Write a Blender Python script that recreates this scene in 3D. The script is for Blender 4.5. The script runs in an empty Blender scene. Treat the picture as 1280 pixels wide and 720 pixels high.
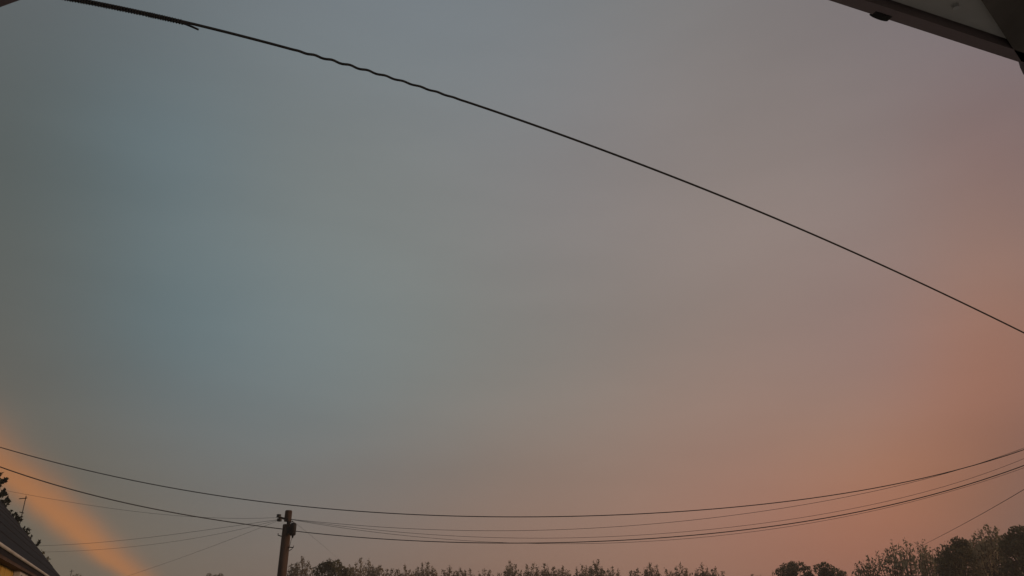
import bpy, bmesh, math, random
import numpy as np
from mathutils import Vector, Matrix
R = math.radians
scene = bpy.context.scene
col = scene.collection

# ---------------------------------------------------------------- camera
PITCH, FOC, CAMZ = R(22.7), 1005.0, 4.5          # focal length in pixels of a 1280 wide frame
cam_data = bpy.data.cameras.new('camera'); cam = bpy.data.objects.new('camera', cam_data); col.objects.link(cam)
cam.location = (0, 0, CAMZ); cam.rotation_euler = (R(90) + PITCH, 0, 0)
cam_data.sensor_width = 36; cam_data.lens = FOC * 36 / 1280
cam_data.clip_start = 0.02; cam_data.clip_end = 5000
scene.camera = cam

def ray(u, v):
    r = (u - 640) / FOC; q = (360 - v) / FOC
    return Vector((r, math.cos(PITCH) - q * math.sin(PITCH), math.sin(PITCH) + q * math.cos(PITCH)))
def at(u, v, Y):                                  # point at forward distance Y
    d = ray(u, v); return Vector((d.x / d.y * Y, Y, CAMZ + d.z / d.y * Y))

# ---------------------------------------------------------------- sky and sun (dusk, thin cloud lit from the sunset side)
SUN_EL, SUN_AZ = R(6.0), R(92)                    # azimuth clockwise from +Y
world = bpy.data.worlds.new('World'); scene.world = world; world.use_nodes = True
nt = world.node_tree; nt.nodes.clear(); N = nt.nodes.new; L = nt.links.new
wout = N('ShaderNodeOutputWorld')
sky = N('ShaderNodeTexSky'); sky.sky_type = 'NISHITA'; sky.sun_disc = False
sky.sun_elevation = SUN_EL; sky.sun_rotation = SUN_AZ
bg_sky = N('ShaderNodeBackground'); bg_sky.inputs[1].default_value = 0.004
L(sky.outputs[0], bg_sky.inputs[0])
tc = N('ShaderNodeTexCoord'); DIR = tc.outputs['Generated']
def math_node(op, a, b=None, c=None):
    n = N('ShaderNodeMath'); n.operation = op
    for i, x in enumerate((a, b, c)):
        if x is None: continue
        if isinstance(x, (int, float)): n.inputs[i].default_value = x
        else: L(x, n.inputs[i])
    return n.outputs[0]
def vec_node(op, a, b=None, scale=None):
    n = N('ShaderNodeVectorMath'); n.operation = op
    for i, x in enumerate((a, b)):
        if x is None: continue
        if hasattr(x, 'is_linked'): L(x, n.inputs[i])
        else: n.inputs[i].default_value = x
    if scale is not None: 
        if hasattr(scale, 'is_linked'): L(scale, n.inputs['Scale'])
        else: n.inputs['Scale'].default_value = scale
    return n.outputs['Value'] if op == 'DOT_PRODUCT' else n.outputs[0]
def noise(vec, scale, detail=3, rough=0.5):
    n = N('ShaderNodeTexNoise'); n.inputs['Scale'].default_value = scale
    n.inputs['Detail'].default_value = detail; n.inputs['Roughness'].default_value = rough
    L(vec, n.inputs['Vector']); return n
# broad tints of the cloud veil: grey-teal away from the sunset, rose and orange towards it
LOBES=[(0,0,-0.0303,-0.0366,-0.0374,0.170),
(183,0,0.0052,0.0139,0.0241,0.170),
(366,0,0.0024,0.0115,0.0225,0.170),
(549,0,-0.0015,0.0063,0.0198,0.170),
(731,0,0.0121,0.0233,0.0232,0.170),
(914,0,0.0041,0.0008,-0.0047,0.170),
(1097,0,-0.0030,-0.0064,0.0029,0.170),
(1280,0,0.0016,-0.0145,-0.0050,0.170),
(0,180,-0.0377,-0.0327,-0.0374,0.170),
(183,180,0.0018,0.0095,0.0068,0.170),
(366,180,0.0080,-0.0003,-0.0155,0.170),
(549,180,-0.0080,-0.0004,-0.0017,0.170),
(731,180,0.0192,0.0168,0.0266,0.170),
(914,180,0.0261,0.0048,-0.0066,0.170),
(1097,180,0.0077,0.0186,0.0137,0.170),
(1280,180,0.0083,-0.0014,-0.0064,0.170),
(0,360,-0.0191,-0.0224,-0.0282,0.170),
(183,360,0.0042,0.0083,0.0159,0.170),
(366,360,0.0230,0.0241,0.0274,0.170),
(549,360,0.0234,0.0135,0.0001,0.170),
(731,360,0.0114,-0.0046,-0.0007,0.170),
(914,360,0.0180,0.0006,-0.0085,0.170),
(1097,360,0.0312,0.0228,0.0257,0.170),
(1280,360,0.0134,-0.0023,-0.0050,0.170),
(0,540,-0.0012,-0.0141,-0.0239,0.170),
(183,540,-0.0080,-0.0012,0.0100,0.170),
(366,540,-0.0347,0.0181,0.0403,0.170),
(549,540,-0.0088,0.0090,0.0061,0.170),
(731,540,-0.0086,0.0255,0.0288,0.170),
(914,540,0.0082,0.0260,0.0131,0.170),
(1097,540,0.0448,0.0007,-0.0015,0.170),
(1280,540,-0.0230,-0.0237,-0.0171,0.170),
(0,720,-0.0130,-0.0181,-0.0367,0.170),
(183,720,0.0142,-0.0130,-0.0279,0.170),
(366,720,0.0165,-0.0062,-0.0164,0.170),
(549,720,0.0337,-0.0275,-0.0457,0.170),
(731,720,0.0507,-0.0099,-0.0206,0.170),
(914,720,0.0671,-0.0035,-0.0236,0.170),
(1097,720,0.0618,-0.0274,-0.0386,0.170),
(1280,720,-0.0480,-0.0350,-0.0229,0.170),
(1060,560,-0.0008,0.0174,0.0082,0.075),
(1135,530,-0.0163,0.0016,0.0069,0.075),
(1200,455,0.0179,0.0102,0.0083,0.075),
(1270,445,0.0575,-0.0024,-0.0306,0.075),
(1250,555,-0.0064,-0.0135,-0.0153,0.075),
(1275,640,-0.0306,-0.0035,-0.0108,0.075),
(1180,600,0.0818,0.0238,-0.0037,0.075),
(1090,640,0.0350,0.0050,-0.0062,0.075),
(210,400,-0.0107,0.0045,0.0117,0.075),
(205,190,-0.0020,0.0128,0.0244,0.075),
(1270,180,0.0033,-0.0209,-0.0249,0.075),
(1250,320,0.0259,0.0018,-0.0130,0.075)]
# the veil's tints wander a little along soft cloud edges
wn = noise(DIR, 3.5, 3)
wander = vec_node('SCALE', vec_node('SUBTRACT', wn.outputs['Color'], (0.5, 0.5, 0.5)), None, 0.04)
DW = vec_node('NORMALIZE', vec_node('ADD', DIR, wander))
acc = (0.16, 0.165, 0.165)
for (u, v, r_, g_, b_, wd) in LOBES:
    m = ray(u, v).normalized()
    d = vec_node('DOT_PRODUCT', DW, tuple(m))
    w = math_node('EXPONENT', math_node('MULTIPLY', math_node('SUBTRACT', d, 1.0), 1 / wd ** 2))
    acc = vec_node('ADD', vec_node('SCALE', (r_, g_, b_), None, w), acc)
# long soft cloud streaks, running down towards the sunset
mp = N('ShaderNodeMapping'); mp.inputs['Rotation'].default_value = (0, R(-32), 0); mp.inputs['Scale'].default_value = (1.2, 1.0, 5.0)
L(DIR, mp.inputs['Vector'])
st = noise(mp.outputs[0], 2.2, 4, 0.5).outputs[0]
acc = vec_node('SCALE', acc, None, math_node('MULTIPLY_ADD', st, 0.20, 0.91))
# one band of low cloud still catching the sun, over the neighbour's roof
a, b = ray(12, 597).normalized(), ray(166, 722).normalized()
nrm = a.cross(b).normalized(); mid = (a + b).normalized()
bn = noise(DIR, 14, 3)
off = vec_node('DOT_PRODUCT', DIR, tuple(nrm))
off = math_node('ADD', off, math_node('MULTIPLY_ADD', bn.outputs[0], 0.016, -0.008))
side = math_node('GREATER_THAN', off, 0.0)
wid = math_node('MULTIPLY_ADD', side, -0.0065, 0.0145)
along = vec_node('DOT_PRODUCT', vec_node('SUBTRACT', DIR, tuple(b)), tuple((a - b).normalized()))
wid = math_node('MULTIPLY', wid, math_node('MAXIMUM', math_node('MULTIPLY_ADD', along, 5.0, 1.0), 0.6))
q = math_node('DIVIDE', off, wid)
band = math_node('EXPONENT', math_node('MULTIPLY', math_node('MULTIPLY', q, q), -1.0))
dl = math_node('SUBTRACT', vec_node('DOT_PRODUCT', DIR, tuple(mid)), 1.0)
band = math_node('MULTIPLY', band, math_node('EXPONENT', math_node('MULTIPLY', dl, 22.0)))
acc = vec_node('ADD', acc, vec_node('SCALE', (0.255, 0.04, -0.035), None, band))
acc = vec_node('MAXIMUM', acc, (0.01, 0.01, 0.01))
bg_veil = N('ShaderNodeBackground'); bg_veil.inputs[1].default_value = 1.0
L(acc, bg_veil.inputs[0])
ad = N('ShaderNodeAddShader'); L(bg_sky.outputs[0], ad.inputs[0]); L(bg_veil.outputs[0], ad.inputs[1])
L(ad.outputs[0], wout.inputs['Surface'])

sun_data = bpy.data.lights.new('sun', 'SUN'); sun_data.energy = 1.3; sun_data.angle = R(12); sun_data.color = (1.0, 0.62, 0.38)
sun = bpy.data.objects.new('sun', sun_data); col.objects.link(sun)
sd = Vector((math.sin(SUN_AZ) * math.cos(SUN_EL), math.cos(SUN_AZ) * math.cos(SUN_EL), math.sin(SUN_EL)))
sun.rotation_euler = (-sd).to_track_quat('-Z', 'Y').to_euler()
sun.location = (0, 0, 60)

vs = scene.view_settings
vs.view_transform = 'Standard'; vs.look = 'None'; vs.exposure = 0.0; vs.gamma = 1.0; vs.use_curve_mapping = False
scene.display_settings.display_device = 'sRGB'
scene.render.engine = 'CYCLES'
scene.cycles.use_denoising = True

# ---------------------------------------------------------------- helpers
def mat(name, c1, c2=None, scale=8.0, rough=0.85, stretch=(1, 1, 1), bump=0.0, coord='Object', spec=0.2):
    m = bpy.data.materials.new(name); m.use_nodes = True
    t = m.node_tree; b = t.nodes['Principled BSDF']; b.inputs['Roughness'].default_value = rough
    b.inputs['Specular IOR Level'].default_value = spec
    c2 = c2 or tuple(x * 0.65 for x in c1)
    tcn = t.nodes.new('ShaderNodeTexCoord'); mpn = t.nodes.new('ShaderNodeMapping'); mpn.inputs['Scale'].default_value = stretch
    nz = t.nodes.new('ShaderNodeTexNoise'); nz.inputs['Scale'].default_value = scale; nz.inputs['Detail'].default_value = 5
    rp = t.nodes.new('ShaderNodeValToRGB')
    rp.color_ramp.elements[0].position = 0.3; rp.color_ramp.elements[1].position = 0.7
    rp.color_ramp.elements[0].color = (*c2, 1); rp.color_ramp.elements[1].color = (*c1, 1)
    t.links.new(tcn.outputs[coord], mpn.inputs[0]); t.links.new(mpn.outputs[0], nz.inputs['Vector'])
    t.links.new(nz.outputs[0], rp.inputs[0]); t.links.new(rp.outputs[0], b.inputs['Base Color'])
    if bump:
        bp = t.nodes.new('ShaderNodeBump'); bp.inputs['Strength'].default_value = bump; bp.inputs['Distance'].default_value = 0.02
        t.links.new(nz.outputs[0], bp.inputs['Height']); t.links.new(bp.outputs[0], b.inputs['Normal'])
    return m
def leaf_mat(name, c1, c2):
    m = mat(name, c1, c2, 1.6, 0.75)
    t = m.node_tree; b = t.nodes['Principled BSDF']; o = t.nodes['Material Output']
    tr = t.nodes.new('ShaderNodeBsdfTranslucent'); mx = t.nodes.new('ShaderNodeMixShader'); mx.inputs[0].default_value = 0.3
    rp = [n for n in t.nodes if n.type == 'VALTORGB'][0]
    t.links.new(rp.outputs[0], tr.inputs[0]); t.links.new(b.outputs[0], mx.inputs[1]); t.links.new(tr.outputs[0], mx.inputs[2])
    t.links.new(mx.outputs[0], o.inputs[0]); return m
M = dict(
    grass=mat('grass', (0.06, 0.075, 0.03), (0.035, 0.05, 0.02), 0.4),
    bounce_slab=mat('pale_bounce_slab', (0.55, 0.52, 0.48), (0.45, 0.43, 0.4), 1.5),
    bark=mat('bark', (0.10, 0.075, 0.055), (0.05, 0.038, 0.03), 6, stretch=(1, 1, .2), bump=.4),
    pole=mat('weathered_pole_wood', (0.11, 0.07, 0.052), (0.05, 0.033, 0.026), 9, stretch=(1, 1, .06), bump=.3),
    iron=mat('dark_iron', (0.03, 0.028, 0.028), None, 20, 0.6),
    porcelain=mat('dark_insulator_glaze', (0.025, 0.022, 0.02), None, 20, 0.35, spec=.5),
    wire=mat('black_wire_sheath', (0.06, 0.06, 0.062), None, 30, 0.6),
    cable=mat('black_rubber_cable', (0.02, 0.024, 0.028), None, 30, 0.7),
    leaf_pale=leaf_mat('pale_leaf', (0.42, 0.33, 0.21), (0.27, 0.21, 0.13)),
    tile=mat('dark_roof_tile', (0.019, 0.016, 0.019), (0.013, 0.011, 0.014), 5, bump=.15),
    ochre=mat('ochre_painted_boards', (0.58, 0.38, 0.10), (0.44, 0.28, 0.07), 3, stretch=(3, 3, .3)),
    brownw=mat('brown_boards', (0.10, 0.065, 0.05), None, 3, stretch=(3, 3, .3)),
    white=mat('weathered_white_paint', (0.55, 0.53, 0.5), (0.38, 0.36, 0.34), 6),
    glass=mat('dark_window_glass', (0.03, 0.03, 0.035), None, 2, 0.08, spec=.6),
    soffit=mat('grey_soffit_board', (0.5, 0.485, 0.46), (0.4, 0.39, 0.375), 7, stretch=(1, 8, 1)),
    fascia=mat('brown_fascia', (0.27, 0.21, 0.215), (0.21, 0.165, 0.17), 7),
    rafter=mat('rafter_timber', (0.16, 0.14, 0.125), None, 9, stretch=(6, 1, 1)),
    screw=mat('zinc_screw', (0.7, 0.7, 0.7), None, 9, 0.4),
    leaf_sparse=leaf_mat('sparse_leaf', (0.3, 0.23, 0.14), (0.18, 0.135, 0.085)),
    leaf_dense=leaf_mat('dense_leaf', (0.16, 0.14, 0.075), (0.09, 0.08, 0.042)),
    leaf_olive=leaf_mat('olive_leaf', (0.2, 0.15, 0.085), (0.12, 0.09, 0.05)),
    needle=leaf_mat('spruce_needle', (0.022, 0.03, 0.018), (0.012, 0.016, 0.01)),
)
def tag(o, label=None, cat=None, group=None, kind=None):
    if label: o['label'] = label
    if cat: o['category'] = cat
    if group: o['group'] = group
    if kind: o['kind'] = kind
    return o
def empty(name, loc, rz=0.0):
    o = bpy.data.objects.new(name, None); col.objects.link(o); o.location = loc; o.rotation_euler = (0, 0, rz); o.empty_display_size = .3
    return o
class MB:
    def __init__(s): s.v = []; s.f = []
    def add(s, vs, fs):
        n = len(s.v); s.v += [tuple(x) for x in vs]; s.f += [tuple(i + n for i in f) for f in fs]
    def hexa(s, c):     # eight corners: bottom ring then top ring
        s.add(c, [(3, 2, 1, 0), (4, 5, 6, 7), (0, 1, 5, 4), (1, 2, 6, 5), (2, 3, 7, 6), (3, 0, 4, 7)])
    def box(s, lo, hi):
        (a, b, c), (d, e, f) = lo, hi
        s.hexa([(a, b, c), (d, b, c), (d, e, c), (a, e, c), (a, b, f), (d, b, f), (d, e, f), (a, e, f)])
    def bar(s, p, q, w, h, up=Vector((0, 0, 1))):
        p, q = Vector(p), Vector(q); t = (q - p).normalized(); x = t.cross(up).normalized() * w / 2; y = x.cross(t).normalized() * h / 2
        s.hexa([p - x - y, p + x - y, p + x + y, p - x + y, q - x - y, q + x - y, q + x + y, q - x + y])
    def tube(s, pts, rad, n=8, caps=True):
        pts = [Vector(p) for p in pts]; m = len(pts)
        rs = rad if hasattr(rad, '__len__') else [rad] * m
        base = len(s.v); x = None
        for i, p in enumerate(pts):
            t = (pts[min(i + 1, m - 1)] - pts[max(i - 1, 0)]).normalized()
            if x is None: x = t.orthogonal().normalized()
            else: x = (x - t * x.dot(t)).normalized()
            y = t.cross(x)
            for k in range(n):
                a = 2 * math.pi * k / n; s.v.append(tuple(p + (x * math.cos(a) + y * math.sin(a)) * rs[i]))
        for i in range(m - 1):
            for k in range(n):
                a = base + i * n + k; b = base + i * n + (k + 1) % n
                s.f.append((a, b, b + n, a + n))
        if caps:
            s.f.append(tuple(base + k for k in reversed(range(n)))); s.f.append(tuple(base + (m - 1) * n + k for k in range(n)))
    def build(s, name, material, parent=None, smooth=False, origin=None):
        me = bpy.data.meshes.new(name)
        v = s.v
        if origin is not None: v = [(x - origin[0], y - origin[1], z - origin[2]) for x, y, z in v]
        me.from_pydata(v, [], s.f); me.materials.append(material); me.update()
        if smooth: me.shade_smooth()
        o = bpy.data.objects.new(name, me); col.objects.link(o); o.parent = parent
        if origin is not None: o.location = origin
        return o

# ---------------------------------------------------------------- ground
g = MB(); S = 700; n = 24
rg = random.Random(3)
for j in range(n + 1):
    for i in range(n + 1): g.v.append((-S + 2 * S * i / n, -S + 2 * S * j / n, 0.0))
for j in range(n):
    for i in range(n):
        a = j * (n + 1) + i; g.f.append((a, a + 1, a + n + 2, a + n + 1))
tag(g.build('ground', M['grass']), kind='structure')
g = MB(); g.box((-11, -7, .002), (11, 7.5, .06)); tag(g.build('unseen_bounce_slab', M['bounce_slab']), kind='structure')  # unseen pale slab, added to bounce sky light up onto the soffit

# ---------------------------------------------------------------- neighbour's house
EZ = 5.05
def on_z(u, v, z):
    d = ray(u, v); t = (z - CAMZ) / d.z; return Vector((d.x * t, d.y * t, z))
P1, P2 = on_z(0, 682, EZ), on_z(93, 743, EZ)
e = (P2 - P1).normalized(); nin = Vector((-e.y, e.x, 0))       # nin: towards the ridge
if nin.x > 0: nin = -nin
PM = 1.05; RUN = 3.6; S0 = -1.2; S1 = (P2 - P1).length
house = empty('timber_house', P1 + e * (S0 + S1) / 2 + nin * RUN - Vector((0, 0, EZ)))
tag(house, 'ochre board house with steep dark roof and pale gutter', 'house')
HO = house.location.copy()
def hp(s, r, z): return P1 + e * s + nin * r + Vector((0, 0, z - EZ)) - HO
roof = MB(); nc = 15
def slope(mb, rr, flip):
    for k in range(nc):                                          # stepped courses of tiles
        r0, r1 = RUN * k / nc, RUN * (k + 1) / nc
        A = lambda s, r, dz: hp(s, r if not flip else 2 * RUN - r, EZ + r * PM + dz)
        mb.hexa([A(S0, r0, -.05), A(S1, r0, -.05), A(S1, r1, -.05), A(S0, r1, -.05), A(S0, r0, .012), A(S1, r0, .012), A(S1, r1, .0), A(S0, r1, .0)])
slope(roof, 0, False); slope(roof, 0, True)
rf = roof.build('roof', M['tile'], house)
mb = MB(); mb.tube([hp(S0 - .02, RUN, EZ + RUN * PM + .0), hp(S1 + .02, RUN, EZ + RUN * PM + .0)], .11, 8); mb.build('ridge_cap', M['tile'], rf)
gut = MB()                                                       # half-round gutter with a lip
prof_ = [(-.115, .03), (-.125, -.01), (-.11, -.06), (-.06, -.095), (-.01, -.07), (.0, .02), (-.012, .02), (-.02, -.06), (-.06, -.08), (-.1, -.05), (-.108, .03)]
prof = [(-.055, .016), (-.058, .0), (-.05, -.02), (-.03, -.032), (-.008, -.028), (.0, -.01), (.0, .012), (-.006, .012), (-.008, -.018), (-.03, -.024), (-.046, -.014), (-.05, .016)]
for i, s in enumerate((S0, S1)):
    for (r, z) in prof: gut.v.append(tuple(hp(s, r * .4, EZ + .004 + z * .42)))
k = len(prof)
for i in range(k): gut.f.append((i, (i + 1) % k, k + (i + 1) % k, k + i))
gut.f.append(tuple(range(k))); gut.f.append(tuple(reversed(range(k, 2 * k))))
gut.build('gutter', M['white'], house)
mb = MB(); mb.hexa([hp(S0, .003, EZ - .075), hp(S1, .003, EZ - .075), hp(S1, .028, EZ - .075), hp(S0, .028, EZ - .075), hp(S0, .003, EZ - .015), hp(S1, .003, EZ - .015), hp(S1, .028, EZ - .015), hp(S0, .028, EZ - .015)])
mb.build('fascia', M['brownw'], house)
mb = MB(); mb.hexa([hp(S0 + .3, .03, EZ - .07), hp(S1 - .2, .03, EZ - .07), hp(S1 - .2, .11, EZ - .07), hp(S0 + .3, .11, EZ - .07), hp(S0 + .3, .03, EZ - .055), hp(S1 - .2, .03, EZ - .055), hp(S1 - .2, .11, EZ - .055), hp(S0 + .3, .11, EZ - .055)])
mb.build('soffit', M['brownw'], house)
WR = .10; W0, W1 = S0 + .4, S1 - .3
wall = MB()
wall.hexa([hp(W0, WR + .03, 0), hp(W1, WR + .03, 0), hp(W1, 2 * RUN - WR, 0), hp(W0, 2 * RUN - WR, 0), hp(W0, WR + .03, EZ - .056), hp(W1, WR + .03, EZ - .056), hp(W1, 2 * RUN - WR, EZ - .056), hp(W0, 2 * RUN - WR, EZ - .056)])
for s in (W0, W1 - .2):                                          # the gables
    a = [hp(s, WR + .03, EZ - .056), hp(s, 2 * RUN - WR, EZ - .056), hp(s, 2 * RUN - .1, EZ + .1 * PM - .045), hp(s, RUN, EZ + RUN * PM - .045), hp(s, .1, EZ + .1 * PM - .045)]
    b = [x + e * .2 for x in a]; wall.add(a + b, [(0, 1, 2, 3, 4), (9, 8, 7, 6, 5)] + [(q, 5 + q, 5 + (q + 1) % 5, (q + 1) % 5) for q in range(5)])
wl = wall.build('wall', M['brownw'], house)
def wall_hit(u, v):
    d = ray(u, v); o = Vector((0, 0, CAMZ)); w0 = hp(0, WR, 0) + HO
    t = (w0 - o).dot(nin) / d.dot(nin); p = o + d * t
    return (p - P1).dot(e), p.z
sA, zA = wall_hit(20, 705); sB, zB = wall_hit(38, 718); zt = (zA + zB) / 2
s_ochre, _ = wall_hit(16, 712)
bw = .14; me_cache = {}
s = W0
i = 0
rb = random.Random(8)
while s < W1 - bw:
    key = 'o' if s < s_ochre else 'b'  # ochre boards first, dark brown ones further along the wall
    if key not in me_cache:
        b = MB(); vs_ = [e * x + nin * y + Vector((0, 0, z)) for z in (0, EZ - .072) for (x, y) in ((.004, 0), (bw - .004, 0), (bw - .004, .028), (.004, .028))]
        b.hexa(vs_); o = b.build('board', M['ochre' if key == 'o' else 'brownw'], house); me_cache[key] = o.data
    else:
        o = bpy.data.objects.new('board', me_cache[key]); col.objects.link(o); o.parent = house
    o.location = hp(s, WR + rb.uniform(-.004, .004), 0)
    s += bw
win = MB(); sw0, sw1 = sA + .02, sA + 1.5
for (a0, a1, b0, b1) in ((sw0 - .09, sw1 + .09, zt - .09, zt), (sw0 - .09, sw1 + .09, zt - 1.3, zt - 1.21), (sw0 - .09, sw0, zt - 1.21, zt - .09), (sw1, sw1 + .09, zt - 1.21, zt - .09), ((sw0 + sw1) / 2 - .03, (sw0 + sw1) / 2 + .03, zt - 1.21, zt - .09)):
    win.hexa([hp(a0, WR - .06, b0), hp(a1, WR - .06, b0), hp(a1, WR - .006, b0), hp(a0, WR - .006, b0), hp(a0, WR - .06, b1), hp(a1, WR - .06, b1), hp(a1, WR - .006, b1), hp(a0, WR - .006, b1)])
wo = win.build('window', M['white'], house)
for (a0, a1) in ((sw0, (sw0 + sw1) / 2 - .03), ((sw0 + sw1) / 2 + .03, sw1)):
    p = MB(); p.hexa([hp(a0, WR - .03, zt - 1.21), hp(a1, WR - .03, zt - 1.21), hp(a1, WR - .015, zt - 1.21), hp(a0, WR - .015, zt - 1.21), hp(a0, WR - .03, zt - .09), hp(a1, WR - .03, zt - .09), hp(a1, WR - .015, zt - .09), hp(a0, WR - .015, zt - .09)])
    p.build('pane', M['glass'], wo)

def verge(r): return hp(S1, r, EZ + r * PM) + HO
# aerial mast clamped to the verge
vp = verge(1.22); ar = empty('roof_aerial', vp - Vector((0, 0, .05)))
tag(ar, 'thin aerial mast with short crossbar above the dark roof edge', 'aerial')
mb = MB(); mb.tube([(0, 0, -.12), (0, 0, .62)], .008, 6); mb.build('mast', M['iron'], ar)
mb = MB(); mb.tube([(-.13, 0, .56), (.03, 0, .575)], .008, 6); mb.build('crossbar', M['iron'], ar)
mb = MB(); mb.tube([(-.06, 0, .3), (.03, 0, .28)], .008, 6); mb.build('crossbar', M['iron'], ar)

# ---------------------------------------------------------------- own house: the eave the picture is taken under
H = .35; FT = .008
ev = empty('house_eave', (0, 0, CAMZ + H))
tag(ev, 'dark underside of eave with brown fascia and rafter overhead', 'eave')
def wing(pu, pv, qu, qv, ext0, ext1, side):
    a, b = on_z(pu, pv, CAMZ + H), on_z(qu, qv, CAMZ + H)
    d = (b - a).normalized(); inn = Vector((d.y, -d.x, 0))
    if inn.y > 0: inn = -inn
    Lh = (b - a).length
    def w(s, r, z): return a + d * s + inn * r + Vector((0, 0, z)) - ev.location + Vector((0, 0, H + CAMZ)) - Vector((0, 0, H + CAMZ))
    s0, s1 = ext0, Lh + ext1
    def slab(mb, r0, r1, z0, z1, a0=s0, a1=s1):
        mb.hexa([w(a0, r0, z0), w(a1, r0, z0), w(a1, r1, z0), w(a0, r1, z0), w(a0, r0, z1), w(a1, r0, z1), w(a1, r1, z1), w(a0, r1, z1)])
    mb = MB(); slab(mb, 0, FT, 0, .16); mb.build('fascia', M['fascia'], ev)
    sof = []
    r = FT + .002; k = 0
    while r < .5:                                                # soffit boards side by side
        mb = MB(); slab(mb, r, r + .078, .005 + .001 * (k % 2), .034); sof.append(mb.build('soffit_board', M['soffit'], ev)); r += .08; k += 1
    mb = MB(); slab(mb, FT, .5, .05, .16); mb.build('roof_deck', M['rafter'], ev)
    return w, d, inn, Lh
wR, dR, iR, LR = wing(1029, -2, 1275, 78, -.27, 2.2, 'r')
wing(0, 9, 25, 0, -2.2, .25, 'l')
# rafter crossing the soffit
def on_soffit(u, v, z): 
    p = on_z(u, v, CAMZ + H + z); return p - ev.location
p0, p1 = on_soffit(1262, 30, .004), on_soffit(1300, 95, .004)
pa, pb = on_soffit(1200, -40, -.0), on_soffit(1279, 80, -.0)
dd = (pb - pa).normalized(); xx = Vector((-dd.y, dd.x, 0)); 
if xx.x < 0: xx = -xx
mb = MB()
pe = pb - dd * .004; ps = pa - dd * .25
pk = pe + dR * .08
mb.hexa([ps + Vector((0, 0, -.0)), pe, pk, ps + xx * .07, ps + Vector((0, 0, .0185)), pe + Vector((0, 0, .0185)), pk + Vector((0, 0, .0185)), ps + xx * .07 + Vector((0, 0, .0185))])
mb.build('rafter', M['rafter'], ev)
# screw head in the soffit
sc_ = on_soffit(1195, 10, .0025); mb = MB(); mb.tube([sc_, sc_ + Vector((0, 0, .006))], [.0018, .0024], 8); mb.build('screw', M['screw'], ev)
# drip clip under the fascia
c0 = on_z(1100, 22, CAMZ + H) - ev.location
mb = MB(); ring = []
for k in range(13):
    a = math.pi * k / 12; ring.append(c0 + dR * math.cos(a) * .0075 - Vector((0, 0, math.sin(a) * .0018 - .0008)))
m_ = len(ring); vsx = [p - iR * .001 for p in ring] + [p + iR * .0035 for p in ring]
mb.add(vsx, [tuple(range(m_)), tuple(reversed(range(m_, 2 * m_)))] + [(i, i + m_, i + 1 + m_, i + 1) for i in range(m_ - 1)] + [(m_ - 1, 2 * m_ - 1, m_, 0)])
mb.build('gutter_clip', M['iron'], ev)
# gutter hook hanging from the fascia
q0 = on_z(1284, 82, CAMZ + H) - ev.location
mb = MB(); mb.tube([q0 + Vector((0, 0, .012)), q0, q0 + Vector((.0005, 0, -.004)), q0 + Vector((.003, 0, -.010)), q0 + Vector((.009, 0, -.015)), q0 + Vector((.016, 0, -.012))], .0042, 10)
mb.build('gutter_hook', M['fascia'], ev, True)

# ---------------------------------------------------------------- utility pole
PY = 22.0
top = at(361, 638, PY); bot0 = at(350.5, 735, PY)
pr = (at(366, 700, PY) - at(355, 700, PY)).length / 2
kx = (top.x - bot0.x) / (top.z - bot0.z); ground_pt = Vector((top.x - kx * top.z, PY, 0))
pole = empty('utility_pole', ground_pt)
tag(pole, 'brown wooden utility pole with insulators and black junction box', 'utility pole')
def pp(u, v, dy=0.0): return at(u, v, PY + dy) - ground_pt
ax = lambda z: Vector((kx * z, 0, z))
zt_ = top.z; zn = at(361, 652, PY).z; zn2 = at(361, 655.5, PY).z
mb = MB(); zs = [0, zt_ * .5, zn2 - .02, zn2]; mb.tube([ax(z) for z in zs], [pr * 1.3, pr * 1.12, pr * .98, pr * .90], 14); mb.build('shaft', M['pole'], pole, True)
mb = MB(); mb.tube([ax(zn2 - .03) + Vector((.03, 0, 0)), ax(zn + .03) + Vector((.03, 0, 0))], pr * .42, 10); mb.build('neck', M['iron'], pole, True)
mb = MB(); mb.tube([ax(zn), ax(zt_ - .02), ax(zt_)], [pr * .82, pr * .80, pr * .66], 14); mb.build('pole_top', M['pole'], pole)
a0, a1 = pp(348.5, 646.5, -.12), pp(360, 649.5, -.08)
mb = MB(); mb.bar(a0, a1, .05, .05); mb.build('bracket_arm', M['iron'], pole)
def insulator(c, r, h, name='insulator'):
    mb = MB(); hs = [-.5, -.42, -.1, .0, .1, .42, .5]; rr = [.55, .95, 1, .7, 1, .95, .55]
    mb.tube([c + Vector((0, 0, h * x)) for x in hs], [r * x for x in rr], 12); mb.build(name, M['porcelain'], pole, True)
insulator(pp(348.6, 644.8, -.12), .062, .085); insulator(pp(349.2, 649.9, -.12), .066, .08)
mb = MB(); mb.tube([pp(348.8, 642.6, -.12), pp(349.2, 652, -.12)], .012, 6); mb.build('insulator_pin', M['iron'], pole)
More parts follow.
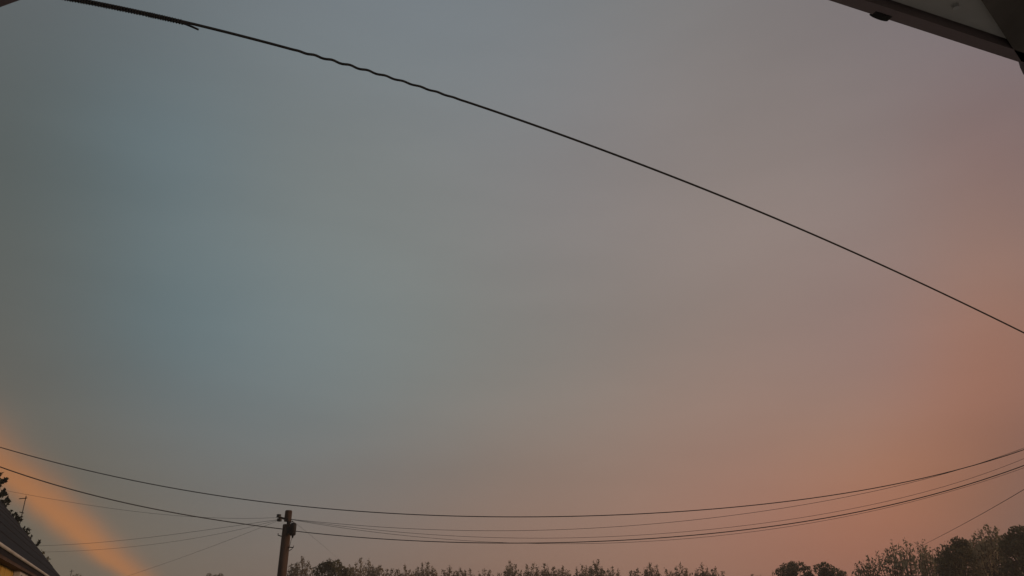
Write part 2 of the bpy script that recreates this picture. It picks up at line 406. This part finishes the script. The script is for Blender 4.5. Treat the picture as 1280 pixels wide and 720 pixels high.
# junction box: rounded can with lid and gland
jc = pp(366.2, 661.5, -.16); mb = MB()
mb.tube([jc + Vector((0, 0, z)) for z in (-.16, -.14, .11, .15, .165)], [.055, .08, .082, .07, .03], 12); jb = mb.build('junction_box', M['iron'], pole, True)
mb = MB(); mb.tube([jc + Vector((.01, 0, -.15)), jc + Vector((.008, 0, -.215))], [.03, .022], 10); mb.build('cable_gland', M['iron'], jb, True)
mb = MB(); mb.tube([jc + Vector((.0, 0, .15)), jc + Vector((-.03, 0, .2)), jc + Vector((-.1, 0, .16)), jc + Vector((-.14, .05, .02))], .014, 6); mb.build('lead_cable', M['wire'], pole, True)
mb = MB(); mb.bar(jc + Vector((-.16, .05, -.02)), jc + Vector((-.06, .02, -.02)), .04, .18); mb.build('mounting_plate', M['iron'], pole)
mb = MB(); mb.tube([jc + Vector((.008, 0, -.21)), jc + Vector((-.02, 0, -.28)), jc + Vector((-.045, .03, -.4)), jc + Vector((-.07, .04, -.5))], .007, 6); mb.build('drop_cable', M['wire'], pole, True)
for (u, v, u2, v2) in ((360, 684, 366.8, 684.3), (354, 671, 347.5, 669.0), (357, 699, 363.5, 699.6), (352, 705, 345.5, 703.6)):
    if v > 690: continue
    mb = MB(); p, q = pp(u, v, -.06), pp(u2, v2, -.06); mb.tube([p, q, q + Vector((0, 0, .045))], .013, 6); mb.build('step_bolt', M['iron'], pole)
mb = MB(); mb.tube([pp(361, 689, -.08), pp(365, 686, -.08), pp(366, 684.5, -.06)], .009, 6); mb.build('bolt_stay', M['iron'], pole)

# ---------------------------------------------------------------- overhead wires
def plane_curve(pts, A, B, deg, u0, u1, n=70):
    """centre line through measured points, lying in the upright plane over A = (u, v, Y) and B"""
    us, vv = zip(*pts); cx = np.mean(us); sx = max(np.std(us), 1)
    c = np.polyfit((np.array(us) - cx) / sx, vv, deg)
    a, b = at(*A), at(*B); d = Vector((b.x - a.x, b.y - a.y, 0)).normalized(); nn = Vector((-d.y, d.x, 0))
    out = []
    for i in range(n):
        u = u0 + (u1 - u0) * i / (n - 1); v = float(np.polyval(c, (u - cx) / sx)); r = ray(u, v); t = a.dot(nn) / r.dot(nn)
        p = r * t; out.append(Vector((p.x, p.y, p.z + CAMZ)))
    return out
def wire(name, label, rad, curve, group=None, cat='wire'):
    # beyond the picture's edge a wire runs on in its own direction
    if curve[0].x < -11: curve = [curve[0] + (curve[0] - curve[1]).normalized() * 7] + curve
    if curve[-1].x > 11: curve = curve + [curve[-1] + (curve[-1] - curve[-2]).normalized() * 7]
    mb = MB(); mb.tube(curve, rad, 6); o = mb.build(name, M['wire'], None, True, origin=tuple(curve[0]))
    return tag(o, label, cat, group)
Bp = [(0, 559), (40, 570), (80, 581), (120, 591), (160, 600), (260, 616), (360, 631.5), (440, 638.5), (520, 643), (600, 646), (640, 646.5), (680, 646), (760, 644), (840, 640), (920, 633.5), (960, 629), (1000, 625), (1040, 619), (1120, 605), (1160, 597), (1200, 586), (1280, 562)]
wire('overhead_wire', 'bold overhead wire passing just above the pole top without touching it', .0102, plane_curve(Bp, (0, 560, 19), (1280, 560, 19), 5, -60, 1340))
Cl = [(0, 584), (40, 596), (80, 610), (120, 620), (160, 629), (200, 638), (260, 648), (320, 657), (354, 661.5)]
wire('overhead_wire', 'bold sagging wire between the pole and the sky over the ochre house', .0125, plane_curve(Cl, (0, 584, 17), (356, 661, PY - .05), 3, -60, 357))
Cr = [(368, 664), (440, 670.5), (520, 676), (580, 678.5), (640, 679), (680, 679), (760, 675.5), (840, 671), (920, 663.5), (960, 659), (1040, 646), (1120, 630), (1200, 608), (1240, 596), (1280, 582)]
wire('overhead_wire', 'bold low wire leaving the junction box towards the tall trees', .0102, plane_curve(Cr, (366, 663, PY - .1), (1280, 582, 18), 5, 366, 1340))
D1 = [(363, 649), (440, 656), (480, 659), (520, 661.5), (580, 663), (640, 663), (680, 662.5), (760, 659.5), (840, 653), (880, 648), (960, 638), (1040, 624.5), (1120, 608), (1200, 586.5), (1280, 560)]
wire('overhead_wire', 'thin wire from the pole top, highest of the thin ones over the trees', .0048, plane_curve(D1, (361, 649, PY), (1280, 560, 19), 5, 361, 1340))
D2 = [(363, 649), (400, 653.8), (440, 659.5), (480, 663.5), (520, 667), (580, 670), (640, 672.5), (680, 672.5), (760, 671), (840, 666), (920, 659), (960, 653), (1040, 640), (1120, 623.5), (1200, 603), (1280, 573)]
wire('overhead_wire', 'thin wire from the pole top, middle of the three thin ones', .0044, plane_curve(D2, (361, 649, PY - .01), (1280, 572, 20), 5, 361, 1340))
D3 = [(363, 649.5), (420, 658.5), (480, 666.5), (520, 670.5), (560, 674), (580, 676), (620, 678.5), (680, 679.6), (760, 678.5), (840, 674.5), (920, 667), (960, 662), (1040, 649.5), (1120, 632.5), (1200, 610), (1280, 585)]
wire('overhead_wire', 'thin wire from the pole top dipping below the bold low wire', .0044, plane_curve(D3, (361, 649, PY + .02), (1280, 586, 21), 5, 361, 1340))
E1 = [(20, 616), (80, 625.5), (160, 639), (200, 643), (260, 646.3), (349, 647)]
wire('service_wire', 'faint wire from the insulators rising gently to the dark spruce', .0036, plane_curve(E1, (0, 612, 26), (348.8, 647, PY - .12), 3, -60, 349))
E2 = [(50, 682), (100, 680), (160, 674.5), (220, 667.5), (300, 656.5), (349, 649.2)]
wire('service_wire', 'faint wire from the insulators meeting the roof edge, upper of two', .0042, plane_curve(E2, (50, 682, 30), (349, 649, PY - .12), 3, 10, 349))
E3 = [(62, 690), (120, 687), (160, 683.5), (200, 680), (260, 670), (300, 661), (349, 649.8)]
wire('service_wire', 'faint wire from the insulators meeting the roof edge, lower of two', .0036, plane_curve(E3, (62, 690, 32), (349, 650, PY - .12), 3, 20, 349))
E4 = [(165, 718), (200, 706.5), (250, 689), (300, 669), (349, 650.5)]
wire('service_wire', 'faint steep wire dropping from the insulators across the orange cloud band', .0036, plane_curve(E4, (165, 718, 34), (349, 650.5, PY - .12), 2, 90, 349))
wire('service_wire', 'faint short wire falling from the pole to the round dark bush', .003, plane_curve([(364, 650), (384, 665), (402, 681), (421, 697)], (364, 650, PY), (421, 697, 52), 2, 362, 424, 20))
Gp = [(1148, 684), (1190, 663), (1250, 629), (1280, 612)]
wire('service_wire', 'single wire rising from the top of the tall pale trees', .007, plane_curve(Gp, (1148, 684, 42), (1280, 612, 20), 2, 1146, 1340, 30))

# the near service cable: bound splice, tail and a spirally wrapped stretch
Ap = [(100, 0), (170, 13.5), (235, 28.5), (300, 43.5), (370, 63), (470, 93), (570, 123), (664, 155), (720, 174), (790, 201), (900, 245), (1028, 299), (1125, 341), (1200, 377), (1280, 416)]
AA, AB = (100, 0, 3.6), (1280, 416, 8.6)
NA, UE = 490, 1560
cl = plane_curve(Ap, AA, AB, 4, -40, UE, NA)
near = empty('service_cable', cl[210]); tag(near, 'thick black cable crossing the whole sky, bound with wire at its upper end', 'cable')
CO = near.location.copy()
us = [-40 + (UE + 40) * i / (NA - 1) for i in range(NA)]
path = []
for i, p in enumerate(cl):
    u = us[i]; t = (cl[min(i + 1, NA - 1)] - cl[max(i - 1, 0)]).normalized(); x = t.cross(Vector((0, 0, 1))).normalized(); y = x.cross(t)
    w_ = max(0.0, min(1.0, (u - 360) / 25, (585 - u) / 40)); ph = (u - 370) / 21.5 * 2 * math.pi + .5 * math.sin(u / 47)
    amp = .0034 * w_ * (1 + .25 * math.sin(u / 31))
    path.append(p + (x * math.cos(ph) + y * math.sin(ph)) * amp + y * .0016 * math.sin(u / 70) - CO)
mb = MB(); mb.tube(path, [.0086] * NA, 8); mb.build('conductor', M['cable'], near, True)
i1 = next(i for i, u in enumerate(us) if u > 238)
# second leg of the loop, doubled back beside the conductor, and its cut tail
fr = []
for i in range(i1 + 1):
    t = (cl[i + 1] - cl[max(i - 1, 0)]).normalized(); x = t.cross(Vector((0, 0, 1))).normalized(); fr.append((x, x.cross(t)))
leg2 = [cl[i] - CO - fr[i][1] * .013 for i in range(i1 - 3)]
tail = at(248, 37.5, at(*AA).y + .0) ; tp = cl[i1]; r_ = ray(248, 37); tail = r_ * ((tp.y) / r_.y) + Vector((0, 0, CAMZ)) - CO
mb = MB(); mb.tube(leg2 + [cl[i1 - 2] - CO - fr[i1 - 2][1] * .0135, tail * .5 + (cl[i1 - 2] - CO - fr[i1 - 2][1] * .0135) * .5 + Vector((0, 0, .001)), tail], [.0062] * len(leg2) + [.007, .0066, .0062], 8); mb.build('cable_tail', M['cable'], near, True)
# binding wire wound round both
fine = 1750; hel = []; ph = 0.0; rj = random.Random(4); wob = 0.0
for k in range(fine):
    f = k / (fine - 1) * (i1 - 3); i = int(f); q = f - i
    c = cl[i].lerp(cl[i + 1], q) - CO; x, y = fr[i]; wob = wob * .97 + rj.uniform(-1, 1) * .03; ph += .27 * (1 + 1.6 * wob)
    hel.append(c - y * .006 + x * math.cos(ph) * .0105 + y * math.sin(ph) * .0155 * (1 + .5 * wob))
mb = MB(); mb.tube(hel, .0030, 5); mb.build('binding_wire', M['cable'], near, True)

# ---------------------------------------------------------------- trees
def leaf_quads(C, S, rng, up=0.0):
    """quads of size S at centres C, random tilt"""
    n = len(C); d = rng.normal(size=(n, 3)); d[:, 2] += up; d /= np.linalg.norm(d, axis=1)[:, None]
    o = rng.normal(size=(n, 3)); o -= (o * d).sum(1)[:, None] * d; o /= np.linalg.norm(o, axis=1)[:, None]
    S = S[:, None]; a = C - d * S * .9; b = C + o * S * .42; c = C + d * S * .9; e_ = C - o * S * .42
    return np.stack([a, b, c, e_], 1).reshape(-1, 3)
def mesh_quads(name, V, material, parent):
    n = len(V) // 4; me = bpy.data.meshes.new(name)
    me.vertices.add(len(V)); me.vertices.foreach_set('co', V.astype(np.float32).ravel())
    me.loops.add(len(V)); me.loops.foreach_set('vertex_index', np.arange(len(V), dtype=np.int32))
    me.polygons.add(n); me.polygons.foreach_set('loop_start', np.arange(0, len(V), 4, dtype=np.int32))
    me.update(calc_edges=True); me.validate(); me.materials.append(material)
    o = bpy.data.objects.new(name, me); col.objects.link(o); o.parent = parent; return o
def tree(name, label, group, tips, Y, kind, seed, leafm, wpx=12, dens=1.0, cat='tree'):
    """tips: picture points the crown reaches; the tree stands at Y under their middle"""
    rng = np.random.default_rng(seed); rnd = random.Random(seed)
    P = [at(u, v, Y + rnd.uniform(-1, 1) * (.3 if kind != 'dense' else .6)) for u, v in tips]
    cx = sum(p.x for p in P) / len(P); zmax = max(p.z for p in P)
    root = empty(name, (cx, Y, 0)); tag(root, label, cat, group)
    P = [p - Vector((cx, Y, 0)) for p in P]
    pxm = Y / FOC * 1.06; hw = max(wpx * pxm, max(abs(p.x) for p in P) + .2)
    tr = MB(); fork = zmax - max(2.6, hw * 2.2)
    tr.tube([(0, 0, -.1), (rnd.uniform(-.1, .1), 0, fork * .5), (0, rnd.uniform(-.1, .1), fork)], [.05 * zmax ** .5 * 1.2, .04 * zmax ** .5, .03 * zmax ** .5], 8)
    Cs, Ss = [], []
    tw = MB()
    if kind == 'sparse':
        sh = [(p, True) for p in P]
        for k in range(int(5 + 3.0 * hw / .5)):
            q = rnd.choice(P); x = rnd.uniform(-hw, hw); y = rnd.uniform(-hw, hw)
            sh.append((Vector((x, y, min(q.z, zmax) - rnd.uniform(.08, .7) - .35 * abs(x) / hw)), False))
        for (p, main) in sh:
            base = Vector((p.x * .35, p.y * .35, p.z - rnd.uniform(2.0, 2.8)))
            mid = base.lerp(p, .55) + Vector((rnd.uniform(-.15, .15), rnd.uniform(-.15, .15), .1))
            pts = [base.lerp(mid, t) for t in (0, .5)] + [mid.lerp(p, t) for t in (0, .5, 1)]
            tw.tube(pts, [.03, .025, .02, .014, .008], 4)
            tr.tube([(0, 0, fork), tuple(base * .6 + Vector((0, 0, fork)) * .4), base], [.07, .05, .03], 5)
            nl = int(70 * dens * (1.25 if main else 1.0))
            for j in range(nl):
                t = rng.beta(1.2, 1.5) if not main else rng.uniform(.05, 1.0)
                c = pts[2].lerp(pts[4], t) if rnd.random() < .75 else pts[0].lerp(pts[2], t)
                sp = .14 * (1.2 - .75 * t)
                Cs.append(c + Vector(rng.normal(size=3)) * sp); Ss.append(rng.uniform(.05, .12))
        for j in range(int(170 * dens * hw)):
            x = rng.uniform(-1, 1) * hw; y = rng.uniform(-1, 1) * hw; z = fork + .3 + rng.beta(1.6, 1.4) * (zmax - fork - 1.0)
            Cs.append(Vector((x, y, z))); Ss.append(rng.uniform(.09, .2))
    else:
        # dense crown: clumps spread through an uneven volume, small sprays breaking the outline
        nC = int(30 * max(1, hw)) if kind == 'dense' else 0; clumps = [(p - Vector((0, 0, .28)), .34) for p in P]
        hb = max(3.2, hw * 1.9)
        for k in range(nC):
            th = rnd.uniform(0, 2 * math.pi); ph = math.acos(rnd.uniform(-.6, 1)); rr = rnd.uniform(.55, 1) ** .6
            x = math.cos(th) * math.sin(ph) * rr * hw; y = math.sin(th) * math.sin(ph) * rr * hw * .9; z = zmax - hb * .5 + math.cos(ph) * rr * hb * .5 - .32
            near_ = min(P, key=lambda q: abs(q.x - x)); z = min(z, near_.z - .3 - .1 * rnd.random())
            clumps.append((Vector((x, y, z)), rnd.uniform(.25, .55)))
        for (c, r) in clumps:
            tr.tube([(0, 0, fork), tuple(c * .5 + Vector((0, 0, fork)) * .5), tuple(c)], [.06, .04, .012], 4)
            m = int(150 * dens * r / .35)
            dd_ = rng.normal(size=(m, 3)); dd_ /= np.linalg.norm(dd_, axis=1)[:, None]; rad = r * rng.uniform(.2, 1.1, m) ** .5
            for j in range(m):
                Cs.append(c + Vector(dd_[j] * rad[j])); Ss.append(rng.uniform(.05, .12))
    if kind == 'tip':
        Cs, Ss = [], []
        for p in P:
            for j in range(60):
                t = rng.uniform(0, 1); Cs.append(p - Vector((0, 0, .5 * t)) + Vector(rng.normal(size=3)) * (.02 + .06 * t)); Ss.append(rng.uniform(.025, .06))
    tr.build('trunk', M['bark'], root)
    if tw.v: tw.build('twigs', M['bark'], root)
    V = leaf_quads(np.array([tuple(c) for c in Cs]), np.array(Ss), rng, 1.1 if kind == 'sparse' else .4)
    mesh_quads('crown', V, leafm, root)
    return root
PA, SP, DE, OL = M['leaf_pale'], M['leaf_sparse'], M['leaf_dense'], M['leaf_olive']
hedge = 'thin leafy trees in the row behind the pole'
ORD = 'first second third fourth fifth sixth seventh eighth ninth tenth eleventh twelfth'.split()
def row_label(i):
    if i == 0: return 'thin feathery tree squeezed between the pole and the round dark tree'
    if i == 15: return 'low row tree whose twin spikes stand highest along its middle'
    if i == 10: return 'low row tree with one slim spike just past a dip in the row'
    if i <= 11: return ORD[i - 1] + ' thin tree of the low row counted from the round dark tree'
    return ORD[22 - i] + ' thin tree of the low row counted from the gap before the dark trees'
rows = [([(378, 697), (370, 705), (364, 709), (386, 704)], 12), ([(451, 698), (445, 705), (440, 709)], 9), ([(461, 700), (466, 706), (476, 707)], 9),
        ([(490, 711), (484, 712), (497, 713)], 8), ([(506, 707), (512, 713)], 7), ([(528, 704), (535, 703), (541, 709), (522, 709)], 10), ([(563, 708), (554, 713), (570, 714)], 8),
        ([(575, 711), (588, 711), (582, 715)], 8), ([(605, 712), (612, 714), (599, 716)], 7), ([(624, 716), (631, 715)], 5), ([(637, 702), (645, 706), (641, 708)], 7), ([(658, 707), (667, 704), (672, 709)], 8),
        ([(692, 709), (685, 712), (680, 705)], 7), ([(704, 708), (711, 713), (698, 713)], 7), ([(721, 710), (728, 707), (733, 708)], 7), ([(742, 701), (748, 700), (738, 708), (752, 710)], 7), ([(765, 709), (760, 712), (773, 712)], 7),
        ([(788, 714), (797, 711), (793, 715)], 6), ([(812, 704), (806, 711), (821, 707)], 8), ([(832, 711), (838, 714)], 6), ([(850, 705), (845, 709), (858, 711)], 8), ([(877, 705.5), (871, 711), (884, 710)], 8), ([(894, 710), (890, 712), (903, 714)], 7)]
for i, (tips, w_) in enumerate(rows):
    tree('hedgerow_tree', row_label(i), hedge, tips, 74 + (i * 37 % 11) * .6, 'sparse', 100 + i, SP if i % 3 else OL, w_ + 3, 1.35)
tree('round_tree', 'round dense dark green tree in front of the low row by the pole', None, [(413, 699.5), (405, 703), (398, 708), (421, 701), (427, 707), (434, 710)], 52, 'dense', 7, DE, 22, 1.3)
tree('round_tree', 'dark dense tree filling the gap before the tall pale trees, left crown', None, [(990, 702.5), (981, 705), (1000, 703), (974, 711), (1008, 708)], 58, 'dense', 8, DE, 22, 1.3)
bpy.context.view_layer.update()
tree('round_tree', 'small dark dense tree with notched top beside the tall pale trees', None, [(1030, 703), (1022, 706), (1037, 706), (1045, 711), (1052, 714)], 57, 'dense', 9, DE, 18, 1.3)
tree('hedgerow_tree', 'very low sparse tree tip in the gap between row and dark trees', None, [(940, 718), (966, 714), (950, 719)], 76, 'sparse', 10, SP, 14, .5)
tall = 'tall pale feathery trees by the single rising wire'
tl = 'tall pale feathery tree in the clump under the single rising wire'
tree('feathery_tree', 'short pale feathery tree at the low end of the tall clump', None, [(1084, 694), (1077, 702), (1070, 706), (1090, 700)], 47, 'sparse', 20, PA, 13, .7)
tree('feathery_tree', 'tall pale feathery tree next to the short pale one', tall, [(1115, 677), (1108, 686), (1103, 694), (1121, 681)], 46, 'sparse', 21, PA, 17, .62)
tree('feathery_tree', 'tall pale feathery tree, second past the short pale one', tall, [(1131, 675), (1138, 679), (1126, 682)], 47, 'sparse', 22, PA, 17, .62)
tree('feathery_tree', 'tall pale feathery tree with the rising wire ending at its tip', tall, [(1146, 677), (1152, 676), (1156, 682), (1162, 686)], 46, 'sparse', 23, PA, 17, .62)
tree('feathery_tree', 'pale feathery tree touching the narrow dark tree', tall, [(1170, 684), (1178, 681), (1186, 686)], 47, 'sparse', 24, SP, 17, .75)
tree('broad_tree', 'narrow dark tree between the feathery clump and the tallest trees', None, [(1194, 673), (1202, 674), (1189, 684), (1206, 684), (1184, 694)], 42, 'dense', 30, DE, 17, 1.3)
tree('feathery_tree', 'tallest tree with airy pale top and two side tips', None, [(1235, 657), (1244, 660), (1224, 663), (1217, 668), (1246, 665), (1212, 678)], 43, 'sparse', 31, PA, 24, 1.2)
tree('broad_tree', 'dense olive tree body just below the tallest airy top', None, [(1235, 672), (1222, 678), (1248, 674), (1214, 690), (1256, 680)], 44.5, 'dense', 32, OL, 26, .7)
tree('broad_tree', 'dense dark tree with knobbly top next to the tallest airy tree', None, [(1268, 659), (1276, 660), (1261, 667), (1286, 664), (1256, 676), (1292, 672)], 40, 'dense', 33, DE, 24, 1.3)
tree('distant_tree', 'tiny dark tree tip showing between roof and pole', None, [(262, 717), (276, 717), (270, 719)], 95, 'dense', 40, DE, 10, 1.0)
tree('distant_tree', 'tiny dark tree tip just past the foot of the roof slope', None, [(97, 718.5), (92, 722)], 60, 'dense', 41, DE, 5, 1.0)
tree('garden_tree', 'dark leafy tip poking over the lower roof edge', None, [(54.5, 688), (60, 697)], 19, 'tip', 42, DE, 3, 1.0)
# far aerial
fa = empty('distant_aerial', at(87, 726, 58)); tag(fa, 'faint thin aerial rising past the foot of the roof slope', 'aerial')
mb = MB(); mb.tube([(0, 0, -.2), (0, 0, .72)], .02, 6); mb.build('mast', M['iron'], fa)
mb = MB(); mb.tube([(-.12, 0, .6), (.16, 0, .63)], .014, 6); mb.build('crossbar', M['iron'], fa)

# spruce behind the neighbour's roof
def spruce():
    Y = 24.0; tip = at(-17, 560, Y); root = empty('spruce_tree', (tip.x, Y, 0)); tag(root, 'dark spruce with upturned branch tips behind the steep roof', 'tree')
    Hh = tip.z; rng = np.random.default_rng(5); rnd = random.Random(5)
    mb = MB(); mb.tube([(0, 0, -.1), (0, 0, Hh * .6), (0, 0, Hh)], [.2, .11, .015], 8); mb.build('trunk', M['bark'], root)
    br = MB(); Cs, Ss = [], []
    z = 2.0
    while z < Hh - .2:
        Lb = min(2.6, .15 + (Hh - z) * .58)
        for k in range(16):
            a = rnd.uniform(0, 2 * math.pi); l = Lb * rnd.uniform(.75, 1.1); d = Vector((math.cos(a), math.sin(a), 0))
            pts = [Vector((0, 0, z)), d * l * .5 + Vector((0, 0, z - .06 * l)), d * l * .85 + Vector((0, 0, z - .02 * l)), d * l + Vector((0, 0, z + .10 * l))]
            br.tube(pts, [.025, .018, .012, .006], 4)
            side = Vector((-d.y, d.x, 0))
            for j in range(int(34 * l)):
                t = rnd.random() ** .7 * 3; i = min(2, int(t)); c = pts[i].lerp(pts[i + 1], t - i)
                w_ = .22 * l * (1 - t / 3) ** .6
                Cs.append(c + side * rnd.uniform(-w_, w_) + Vector((0, 0, rnd.uniform(-.05, .06)))); Ss.append(rnd.uniform(.05, .1))
        z += rnd.uniform(.16, .26)
    br.build('branches', M['bark'], root)
    mesh_quads('crown', leaf_quads(np.array([tuple(c) for c in Cs]), np.array(Ss), rng, .6), M['needle'], root)
spruce()

# ---------------------------------------------------------------- evening haze: one closed box of thin air round everything
hz = MB(); hz.box((-720, -720, -1.2), (720, 720, 13.5))
vm = bpy.data.materials.new('evening_air'); vm.use_nodes = True; t = vm.node_tree; t.nodes.clear()
vo = t.nodes.new('ShaderNodeOutputMaterial'); pv = t.nodes.new('ShaderNodeVolumePrincipled')
pv.inputs['Color'].default_value = (0.97, 0.84, 0.76, 1); pv.inputs['Density'].default_value = 0.0019; pv.inputs['Anisotropy'].default_value = 0.2
t.links.new(pv.outputs[0], vo.inputs['Volume'])
tag(hz.build('haze', vm), kind='stuff')
